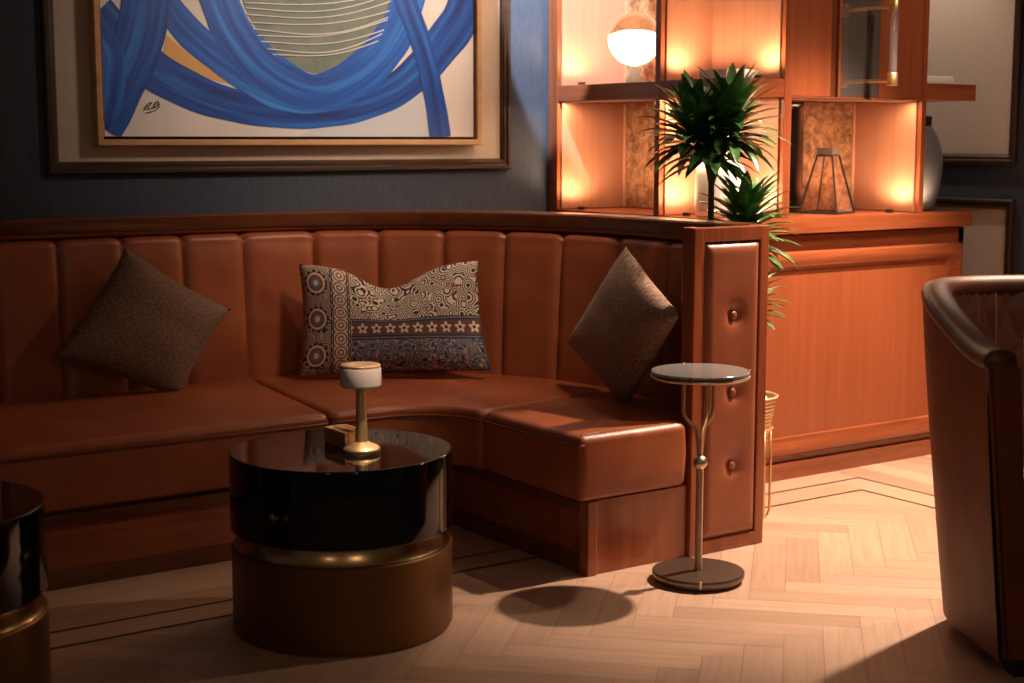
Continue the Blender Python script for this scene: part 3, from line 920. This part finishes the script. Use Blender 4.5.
tag(obj('tray', box(bmesh.new(), (5.04, 4.33, ZS1), (5.262, 4.50, ZS1 + .035), .012, 4), M['white'], None, True, loc=(5.18, 4.41, ZS1), angle=40),
    'white rounded tray on the open shelf end, right of the handle door', 'tray')

# lantern
LX, LY = 4.625, 4.44
LN = thing('lantern', (LX, LY, Z0), 'geometric clear glass lantern with a dark metal frame, on the counter in the right bay', 'lantern')
def quad_ring(h, a, rot=.32):
    return [(LX + h * math.cos(rot + k * PI / 2 + PI / 4), LY + h * math.sin(rot + k * PI / 2 + PI / 4), a) for k in range(4)]
lo, hi = quad_ring(.118, Z0 + .006), quad_ring(.046, Z0 + .238)
bm = bmesh.new()
for i in range(4):
    tube(bm, [lo[i], hi[i]], .0042, 6); tube(bm, [lo[i], lo[(i + 1) % 4]], .0042, 6); tube(bm, [hi[i], hi[(i + 1) % 4]], .0042, 6)
obj('metal_frame', bm, M['black'], LN)
bm = bmesh.new()
a, b = quad_ring(.049, Z0 + .232), quad_ring(.049, Z0 + .268)
va = [bm.verts.new(p) for p in a]; vb = [bm.verts.new(p) for p in b]
bm.faces.new(va[::-1]); bm.faces.new(vb)
for i in range(4): bm.faces.new((va[i], va[(i + 1) % 4], vb[(i + 1) % 4], vb[i]))
obj('cap', bm, plain('grey_metal_cap', (.22, .19, .17), .4, .7), LN)
bm = bmesh.new(); L2, H2 = quad_ring(.115, Z0 + .008), quad_ring(.045, Z0 + .235); L3, H3 = quad_ring(.112, Z0 + .008), quad_ring(.042, Z0 + .235)
for i in range(4):
    j = (i + 1) % 4
    o8 = [bm.verts.new(p) for p in (L2[i], L2[j], H2[j], H2[i], L3[i], L3[j], H3[j], H3[i])]
    for q in ((0, 1, 2, 3), (7, 6, 5, 4), (0, 4, 5, 1), (1, 5, 6, 2), (2, 6, 7, 3), (3, 7, 4, 0)): bm.faces.new([o8[k] for k in q])
obj('glass_pane', bm, M['glass'], LN)

# vase at the far right of the counter
VX, VY = 5.135, 4.43
vs = [(0, 0), (.090, 0), (.104, .015), (.126, .08), (.138, .16), (.140, .20), (.132, .26), (.112, .31), (.090, .345), (.078, .36), (.078, .395), (.070, .397), (.066, .36), (.10, .30), (0, .28)]
VS = thing('vase', (VX, VY, Z0), 'tall rounded graphite vase on the counter end, half hidden by the upright', 'vase')
obj('vase_body', lathe(bmesh.new(), (VX, VY, Z0), [(r * .86, z) for r, z in vs[:10]], 48), M['vase'], VS, True)
obj('neck', lathe(bmesh.new(), (VX, VY, Z0), [(.066, .345), (.068, .36), (.069, .397), (.062, .400), (.056, .36), (.045, .345)], 48), M['black'], VS, True, label='black neck')

# ------------------------------------------------------------------ plants behind the end post
QX, QY = 3.694, 3.935
PP = thing('potted_dracaena', (QX, QY, 0), 'tall green dracaena in a ribbed gold pot on a wire stand, behind the end post', 'plant')
def leaf(bm, base, d, L, w, droop):
    d = d.normalized(); up = Vector((0, 0, 1)); sd = d.cross(up)
    if sd.length < .05: sd = Vector((1, 0, 0))
    sd.normalize(); K = 7; prev = None; p = Vector(base); dr_ = d.copy()
    for i in range(K + 1):
        t = i / K
        ww = w * (math.sin(PI * min(1, .18 + t * .82)) ** .8) * (1 if t < 1 else 0) + .0008
        nrm = sd.cross(dr_).normalized()
        a, m_, b = p - sd * ww / 2 + nrm * ww * .16, p.copy(), p + sd * ww / 2 + nrm * ww * .16
        row = [bm.verts.new(a), bm.verts.new(m_), bm.verts.new(b)]
        if prev:
            bm.faces.new((prev[0], prev[1], row[1], row[0])); bm.faces.new((prev[1], prev[2], row[2], row[1]))
        prev = row
        p = p + dr_ * L / K
        dr_ = (dr_ + Vector((0, 0, -droop * (.4 + t) / K))).normalized()
def crown(c, n, Lm, w, lo=-.35, hi=1.3, spread=.10, droop=.9, bm=None):
    bm = bm or bmesh.new()
    for i in range(n):
        az = i * 2.39996 + random.uniform(-.25, .25); f = (i + .5) / n
        el = lo + (hi - lo) * f ** .8
        d = Vector((math.cos(az) * math.cos(el), math.sin(az) * math.cos(el), math.sin(el)))
        b = Vector(c) + Vector((0, 0, (f - .55) * spread * 1.6)) + Vector((d.x, d.y, 0)) * .012
        leaf(bm, b, d, Lm * random.uniform(.75, 1.12), w * random.uniform(.8, 1.15), droop * random.uniform(.6, 1.3))
    return bm
SX, SY = 3.572, 3.976
H1 = (SX + .004, SY + .004, 1.315)
HEADS = [((SX - .052, SY + .040, 1.37), 70), ((SX + .052, SY - .034, 1.395), 75), ((SX + .01, SY + .01, 1.33), 55)]
bm = bmesh.new()
for hc, hn in HEADS: crown(hc, hn, .20, .047, -.4, 1.25, .06, 1.1, bm)
obj('foliage', bm, M['leaf'], PP, True)
bm = bmesh.new(); tube(bm, crom([(QX - .03, QY, .42), (SX + .03, SY - .01, .75), (SX + .004, SY, 1.0), (SX, SY, 1.15), H1], 8), .0105, 10)
for a in (-.35, .5):
    tube(bm, [(SX, SY, 1.19), (SX + .03 * a, SY - .02 * a, 1.25), (SX + .11 * a, SY - .08 * a, 1.37)], .008, 8)
obj('stem', bm, M['stem'], PP, True)
H2_ = (3.69, 3.932, 1.04)
obj('foliage', crown(H2_, 90, .19, .045, -.25, 1.1, .08, 1.0), M['leaf'], PP, True)
obj('stem', tube(bmesh.new(), crom([(QX, QY, .42), (3.70, 3.93, .8), H2_], 8), .011, 10), M['stem'], PP, True)
H3_ = (3.712, 3.925, .775)
obj('foliage', crown(H3_, 46, .15, .036, -.2, 1.2, .06, .9), M['leaf'], PP, True)
obj('stem', tube(bmesh.new(), crom([(QX + .02, QY - .02, .42), (3.745, 3.9, .6), H3_], 8), .010, 10), M['stem'], PP, True)
# pot: ribbed gold bucket
bm = bmesh.new(); pr = []
for i in range(43):
    z = .245 + .20 * i / 42; r = .088 + .036 * i / 42 + .0016 * math.sin(i * 2.2)
    pr.append((r, z))
prof = [(0, .245)] + pr + [(.130, .446), (.131, .452), (.126, .454), (.118, .448), (.115, .41), (0, .41)]
pot = obj('pot', lathe(bm, (QX, QY, 0), prof, 40), M['gold'], PP, True, angle=50)
bm = bmesh.new()
for i in range(60):
    a, r = random.random() * 2 * PI, math.sqrt(random.random()) * .098
    mtx = Matrix.Translation((QX + r * math.cos(a), QY + r * math.sin(a), .418 + random.random() * .02)) @ Matrix.Diagonal((1, .8, .65, 1))
    bmesh.ops.create_icosphere(bm, subdivisions=1, radius=random.uniform(.011, .019), matrix=mtx)
pb = obj('pebbles', bm, M['pebble'], PP, True); pb['kind'] = 'stuff'
bm = bmesh.new()
ring = [(QX + .112 * math.cos(a), QY + .112 * math.sin(a), .335) for a in [2 * PI * k / 32 for k in range(32)]]
tube(bm, ring, .0045, 8, closed=True)
for k in range(3):
    a = .12 + k * PI / 3
    c_, s_ = math.cos(a - .55), math.sin(a - .55)
    P = [(-.112, .335), (-.114, .2), (-.114, .03), (-.106, .010), (-.09, .0055), (.09, .0055), (.106, .010), (.114, .03), (.114, .2), (.112, .335)]
    tube(bm, [(QX + c_ * r, QY + s_ * r, z) for r, z in P], .005, 8)
obj('wire_stand', bm, M['brass'], PP, True)

# ------------------------------------------------------------------ drum coffee tables
def drum_table(x, y, label):
    t = thing('coffee_table', (x, y, 0), label, 'table', 'black and bronze drum coffee tables')
    o = (x, y, 0)
    obj('base', lathe(bmesh.new(), o, [(0, .0), (.299, .0), (.299, .008), (.304, .010), (.307, .016), (.307, .236), (.303, .241), (.286, .243), (0, .243)], 96), M['bronze'], t, True, angle=35)
    obj('band', lathe(bmesh.new(), o, [(0, .2435), (.302, .2435), (.297, .250), (.285, .282), (.285, .2885), (0, .2885)], 96), M['band'], t, True, angle=35)
    obj('drum_top', lathe(bmesh.new(), o, [(0, .289), (.306, .289), (.309, .292), (.309, .494), (.3082, .4975), (.3065, .4992), (.304, .5), (.300, .5), (0, .5)], 96), M['gloss'], t, True, angle=35)
    return t
TX, TY = 1.960, 3.690
drum_table(TX, TY, 'round black and bronze drum coffee table carrying the small gold lamp')
t2 = drum_table(.800, 3.66, 'dark round drum coffee table cut off by the left edge, nothing on top')

LBX, LBY, LBZ = 1.978, 3.606, .5005
TL = thing('table_lamp', (LBX, LBY, LBZ), 'small brushed gold table lamp with a drum shade, standing on the black coffee table', 'lamp')
obj('base', lathe(bmesh.new(), (LBX, LBY, LBZ), [(0, 0), (.046, 0), (.046, .004), (.050, .006), (.0515, .010), (.050, .014), (.044, .019), (.028, .026), (.020, .031), (0, .032)], 40), M['gold'], TL, True, angle=50)
obj('stem', lathe(bmesh.new(), (LBX, LBY, LBZ), [(.0175, .028), (.0165, .06), (.0125, .183), (.0125, .186), (0, .186)], 32), M['gold'], TL, True, angle=50)
sh = obj('lamp_shade', lathe(bmesh.new(), (LBX, LBY, LBZ), [(.0125, .183), (.052, .183), (.0555, .186), (.0565, .190), (.0565, .232), (.055, .237), (.0, .237)], 48), M['shade'], TL, True, angle=50)
obj('cap', lathe(bmesh.new(), (LBX, LBY, LBZ), [(.0, .2365), (.052, .2365), (.0545, .239), (.0545, .243), (.052, .245), (.030, .2455), (.026, .243), (0, .243)], 48), M['gold'], TL, True, angle=50)

BXx0, BXx1, BY0, BY1, BZ = 1.958, 2.030, 3.664, 3.789, .5005
NB = thing('brass_box', ((BXx0 + BXx1) / 2, (BY0 + BY1) / 2, BZ), 'small open brass holder box beside the lamp on the coffee table', 'box')
bm = bmesh.new(); t_ = .004; hh = .046
box(bm, (BXx0, BY0, BZ), (BXx1, BY1, BZ + .005), .001)
for a, b in (((BXx0, BY0), (BXx0 + .012, BY1)), ((BXx1 - .012, BY0), (BXx1, BY1)), ((BXx0 + .012, BY0), (BXx1 - .012, BY0 + t_)), ((BXx0 + .012, BY1 - t_), (BXx1 - .012, BY1))):
    box(bm, (*a, BZ + .004), (*b, BZ + hh), .0015)
obj('box_body', bm, M['brass'], NB)
bm = bmesh.new(); prev = None
for i in range(17):
    t = i / 16; x = BXx0 + .013 + (BXx1 - BXx0 - .026) * t; z = BZ + .018 + .030 * math.sin(PI * t)
    row = [bm.verts.new((x, BY0 + .03, z)), bm.verts.new((x, BY1 - .005, z)), bm.verts.new((x, BY1 - .005, BZ + .005)), bm.verts.new((x, BY0 + .03, BZ + .005))]
    if prev:
        for k in range(4): bm.faces.new((prev[k], prev[(k + 1) % 4], row[(k + 1) % 4], row[k]))
    else: bm.faces.new(row)
    prev = row
bm.faces.new(prev)
obj('curved_clip', bm, M['gold'], NB, True, angle=50)

# ------------------------------------------------------------------ little drinks table
DX, DY = 3.060, 3.436
DT = thing('side_table', (DX, DY, 0), 'slim metal drinks table with a round grey top, beside the tufted end post', 'table')
o = (DX, DY, 0)
obj('base', lathe(bmesh.new(), o, [(0, .0), (.128, .0), (.130, .003), (.130, .014), (.140, .015), (.142, .018), (.142, .030), (.140, .033), (0, .034)], 64), M['base_metal'], DT, True, angle=35)
obj('pole', lathe(bmesh.new(), o, [(.0, .034), (.0135, .034), (.0135, .040), (.0115, .046), (.0115, .36), (0, .36)], 24), M['nickel'], DT, True, angle=40)
bm = bmesh.new(); bmesh.ops.create_uvsphere(bm, u_segments=24, v_segments=16, radius=.0225); bmesh.ops.translate(bm, verts=bm.verts, vec=(DX, DY, .372))
obj('ball', bm, M['nickel'], DT, True)
TCX, TCY = DX - .003, DY + .002     # top sits over the pole
for k in range(3):
    a = math.radians(5 + k * 120)
    dx, dy = math.cos(a), math.sin(a)
    pts = [(DX + dx * r, DY + dy * r, z) for r, z in ((.004, .385), (.007, .42), (.012, .455), (.020, .480), (.038, .498), (.050, .515), (.0545, .54), (.0545, .636))]
    obj('prong', tube(bmesh.new(), crom(pts, 6), .0055, 10), M['nickel'], DT, True)
bm = lathe(bmesh.new(), (TCX, TCY, 0), [(0, .634), (.146, .634), (.151, .637), (.152, .640), (.151, .643), (.146, .645), (0, .645)], 72)
obj('rim', bm, M['nickel'], DT, True, angle=35)
tp = obj('tabletop', lathe(bmesh.new(), (TCX, TCY, 0), [(0, .6455), (.144, .6455), (.1495, .648), (.1505, .651), (.1495, .655), (.147, .657), (0, .657)], 72), M['glass_top'], DT, True, angle=35)
for a in (-2.46, -.62, 1.2):
    obj('clip', box(bmesh.new(), (TCX + 0.1495 * math.cos(a) - .004, TCY + 0.1495 * math.sin(a) - .004, .636), (TCX + 0.1495 * math.cos(a) + .004, TCY + 0.1495 * math.sin(a) + .004, .6585), .0015), M['nickel'], DT)
obj('clip', box(bmesh.new(), (DX + .142 * math.cos(-2.25) - .004, DY + .142 * math.sin(-2.25) - .004, .012), (DX + .142 * math.cos(-2.25) + .004, DY + .142 * math.sin(-2.25) + .004, .036), .0015), M['nickel'], DT)

# ------------------------------------------------------------------ barrel armchair, right foreground
AO = Vector((3.366, 2.190, 0)); XR = Vector((.880, -.475, 0)); YB = Vector((.475, .880, 0))
AC = thing('armchair', AO, 'brown leather barrel armchair with a quilted inner back, at the right edge of the photo', 'armchair')
def A(x, y, z): return AO + XR * x + YB * y + Vector((0, 0, z))
HWd, DEP = .375, .70
def outline(t, off=0.0):
    """t 0..1 from the front of the left arm round the back to the front of the right arm"""
    w = HWd - off; d = DEP - off; st = .30
    L = [st, 1.0, st]   # straight arm, rounded back, straight arm (in parameter weights)
    if t < .2: return (-w, st * t / .2, Vector((-1, 0)))
    if t > .8: return (w, st * (1 - t) / .2, Vector((1, 0)))
    a = PI * (1 - (t - .2) / .6)
    e = 2 / 2.6
    c, s = math.cos(a), math.sin(a)
    x = w * math.copysign(abs(c) ** e, c); y = st + (d - st) * abs(s) ** e
    return (x, y, Vector((math.copysign(abs(c) ** (2 - e), c) / w, abs(s) ** (2 - e) / (d - st))).normalized())
def rimz(y): return .842 + .122 * sm((y - .02) / .56)
NT = 120; ts = [i / NT for i in range(NT + 1)]
TH = .07
bm = bmesh.new(); rows = []
for t in ts:
    x, y, n_ = outline(t)
    zt = rimz(y); row = []
    for k in range(15):
        f = k / 14; z = .05 + (zt - .045 - .05) * f
        ins = .062 * (1 - f) ** 1.25
        row.append(bm.verts.new(A(x - n_.x * ins, y * (1 - .17 * (1 - f)), z)))
    rows.append(row)
for a_, b_ in zip(rows, rows[1:]):
    for k in range(14): bm.faces.new((a_[k], a_[k + 1], b_[k + 1], b_[k]))
# closed floor pan and front faces of the arms are separate parts
obj('outer_shell', bm, M['chair_leather'], AC, True)
bm = bmesh.new(); rows = []
def crd(t, off=TH): return outline(t, off)
NZq = 70; NQ = 312; D_A = 26
for i in range(NQ + 1):
    t = i / NQ; x, y, n_ = crd(t); zt = rimz(outline(t)[1]); row = []
    for k in range(NZq + 1):
        f = k / NZq; z = .40 + (zt - .03 - .40) * f
        p, q = t * D_A, f * 5.2
        a_, b_ = abs(math.sin(PI * (p + q * .55) )), abs(math.sin(PI * (p - q * .55)))
        d = .007 * (min(a_, b_) ** .55)
        sl = .05 * (1 - f) + (.0035 if abs(p - round(p)) < .05 else 0) - .003
        row.append(bm.verts.new(A(x - n_.x * (d - .004 + sl), y - n_.y * (d - .004 + sl), z)))
    rows.append(row)
for i, (a_, b_) in enumerate(zip(rows, rows[1:])):
    pm = (i + .5) / NQ * D_A
    for k in range(NZq): bm.faces.new((a_[k], a_[k + 1], b_[k + 1], b_[k])).material_index = 1 if i % 12 == 0 else 0
obj('quilted_lining', bm, [M['quilt'], M['seam_glint']], AC, True)
bm = bmesh.new()
pts = []
prof_ = []
rows = []
for t in ts:
    x, y, n_ = outline(t, TH / 2); zt = rimz(outline(t)[1]); row = []
    for k in range(14):
        a = 2 * PI * k / 14
        ca, sa = math.cos(a), math.sin(a)
        ox = (TH / 2 + .006) * math.copysign(abs(ca) ** .8, ca); oz = .030 * math.copysign(abs(sa) ** .8, sa)
        row.append(bm.verts.new(A(x + n_.x * ox, y + n_.y * ox, zt - .030 + oz)))
    rows.append(row)
for a_, b_ in zip(rows, rows[1:]):
    for k in range(14): bm.faces.new((a_[k], a_[(k + 1) % 14], b_[(k + 1) % 14], b_[k]))
bm.faces.new(rows[0]); bm.faces.new(rows[-1][::-1])
obj('padded_rim', bm, M['quilt'], AC, True)
for sgn in (-1, 1):
    bm = bmesh.new(); x0_, x1_ = sorted((sgn * HWd, sgn * (HWd - TH - .012)))
    poly = []
    for (x, y) in ((x0_, -.012), (x1_, -.012), (x1_, .06), (x0_, .06)): poly.append((x, y))
    lo = [bm.verts.new(A(x * .80, y, .055)) for x, y in poly]; hi = [bm.verts.new(A(x, y, .806)) for x, y in poly]
    bm.faces.new(lo[::-1]); bm.faces.new(hi)
    for i in range(4): bm.faces.new((lo[i], lo[(i + 1) % 4], hi[(i + 1) % 4], hi[i]))
    bmesh.ops.bevel(bm, geom=bm.edges[:], offset=.008, segments=3, affect='EDGES')
    obj('arm_front', bm, M['chair_leather'], AC, True, angle=50)
    xs = sgn * (HWd + .001)
    obj('seam', tube(bmesh.new(), [A(sgn * HWd * .802, -.006, .06), A(sgn * HWd * .90, -.006, .43), A(sgn * HWd * .999, -.006, .80)], .004, 6), M['piping'], AC, True)
bm = bmesh.new(); hw = HWd - TH - .02
P = []
for i in range(25):
    t = .08 + .84 * i / 24; x, y, _ = outline(t, TH + .045); P.append((x, y))
P = [(P[0][0], -.005)] + P + [(P[-1][0], -.005)]
P = P[::-1]
def ccw(P): return sum(a[0] * b[1] - b[0] * a[1] for a, b in zip(P, P[1:] + P[:1])) > 0
if not ccw(P): P = P[::-1]
P = densify(P, .06)
bm = cushion(P, .30, .45, .04, .02)
for v in bm.verts: v.co = A(v.co.x, v.co.y, v.co.z)
obj('seat_cushion', bm, M['chair_leather'], AC, True)
bm = bmesh.new()
Pn = [outline(t, .06)[:2] for t in [i / 30 for i in range(31)]]
lo = [bm.verts.new(A(x * .78, y * .68, .085)) for x, y in Pn]; hi = [bm.verts.new(A(x * .9, y * .80, .305)) for x, y in Pn]
bm.faces.new(lo); bm.faces.new(hi[::-1])
for i in range(len(Pn)): bm.faces.new((lo[i], lo[(i + 1) % len(Pn)], hi[(i + 1) % len(Pn)], hi[i]))
obj('seat_base', bm, M['chair_leather'], AC)
for sx, sy in ((-.235, .05), (.235, .05), (-.19, .37), (.19, .37)):
    bm = bmesh.new()
    lo = [bm.verts.new(A(sx + a, sy + b, 0)) for a, b in ((-.026, -.026), (.026, -.026), (.026, .026), (-.026, .026))]
    hi = [bm.verts.new(A(sx * 1.06 + a, sy + b, .09)) for a, b in ((-.035, -.035), (.035, -.035), (.035, .035), (-.035, .035))]
    bm.faces.new(lo[::-1]); bm.faces.new(hi)
    for i in range(4): bm.faces.new((lo[i], lo[(i + 1) % 4], hi[(i + 1) % 4], hi[i]))
    obj('leg', bm, M['black'], AC)

# ------------------------------------------------------------------ lights of the room and added fill
W1 = (1.0, .74, .54); W2 = (1.0, .79, .62)
lamp('downlight_or_fill', 'SPOT', (4.65, 3.36, 2.75), 690, W1, target=(4.15, 3.62, 0), spot_size=math.radians(72), spot_blend=.6, shadow_soft_size=.04)
lamp('downlight_or_fill', 'SPOT', (4.72, 2.80, 2.55), 85, W1, target=(3.9, 3.75, .5), spot_size=math.radians(80), spot_blend=.6, shadow_soft_size=.04)
lamp('downlight_or_fill', 'SPOT', (3.55, 3.75, 2.80), 260, W2, target=(2.9, WB, 2.05), spot_size=math.radians(58), spot_blend=1.0, shadow_soft_size=.22)
lamp('downlight_or_fill', 'SPOT', (3.1, 3.3, 2.80), 150, W1, target=(3.10, 5.0, .7), spot_size=math.radians(46), spot_blend=1.0, shadow_soft_size=.15)
lamp('downlight_or_fill', 'SPOT', (3.3, 4.6, 2.80), 430, (.74, .88, 1.0), target=(4.08, 5.44, 1.75), spot_size=math.radians(28), spot_blend=.15, shadow_soft_size=.02)
lamp('downlight_or_fill', 'SPOT', (5.3, 4.9, 2.80), 60, W2, target=(5.7, 4.85, 1.5), spot_size=math.radians(80), spot_blend=.8, shadow_soft_size=.05)
lamp('downlight_or_fill', 'SPOT', (4.5, 2.1, 2.80), 85, W1, target=(4.75, 4.3, 1.45), spot_size=math.radians(46), spot_blend=.8, shadow_soft_size=.05)  # added fill spot, brightens the cabinet front and upper door
lamp('downlight_or_fill', 'SPOT', (2.35, 2.7, 2.80), 330, W1, target=(1.98, 3.60, .6), spot_size=math.radians(11), spot_blend=.9, shadow_soft_size=.05)  # added narrow spot, lifts the small gold lamp on the table

lamp('downlight_or_fill', 'SPOT', (4.25, 1.6, 2.80), 75, W1, target=(3.75, 2.8, .8), spot_size=math.radians(28), spot_blend=.7, shadow_soft_size=.05)  # added spot, brings out the quilting inside the armchair

# added warm point lights behind the camera, for fill and glints on metal
for p_, e_ in (((.9, -.7, 2.2), 20), ((-.9, .5, 2.1), 8)):
    lamp('rear_fill_point', 'POINT', p_, e_, W1, shadow_soft_size=.12)

w = bpy.data.worlds.new('room_ambience'); S.world = w; w.use_nodes = True
bg = w.node_tree.nodes['Background']; bg.inputs['Color'].default_value = (1.0, .72, .52, 1); bg.inputs['Strength'].default_value = .035

# ------------------------------------------------------------------ camera
cam = bpy.data.cameras.new('camera'); co = bpy.data.objects.new('camera', cam); COL.objects.link(co)
co.location = (0, 0, 1.35)
pitch = math.atan((341.5 - 140) / 1520)
co.rotation_euler = (PI / 2 - pitch, 0, -(PI / 2 - math.radians(90 - 34.5)))
cam.sensor_width = 36; cam.lens = 36 * 1520 / 1024
cam.dof.use_dof = True; cam.dof.focus_distance = 4.9; cam.dof.aperture_fstop = 3.2
S.camera = co

S.view_settings.view_transform = 'Standard'; S.view_settings.look = 'None'
S.view_settings.gamma = 1; S.view_settings.use_curve_mapping = False
S.view_settings.exposure = 0.12
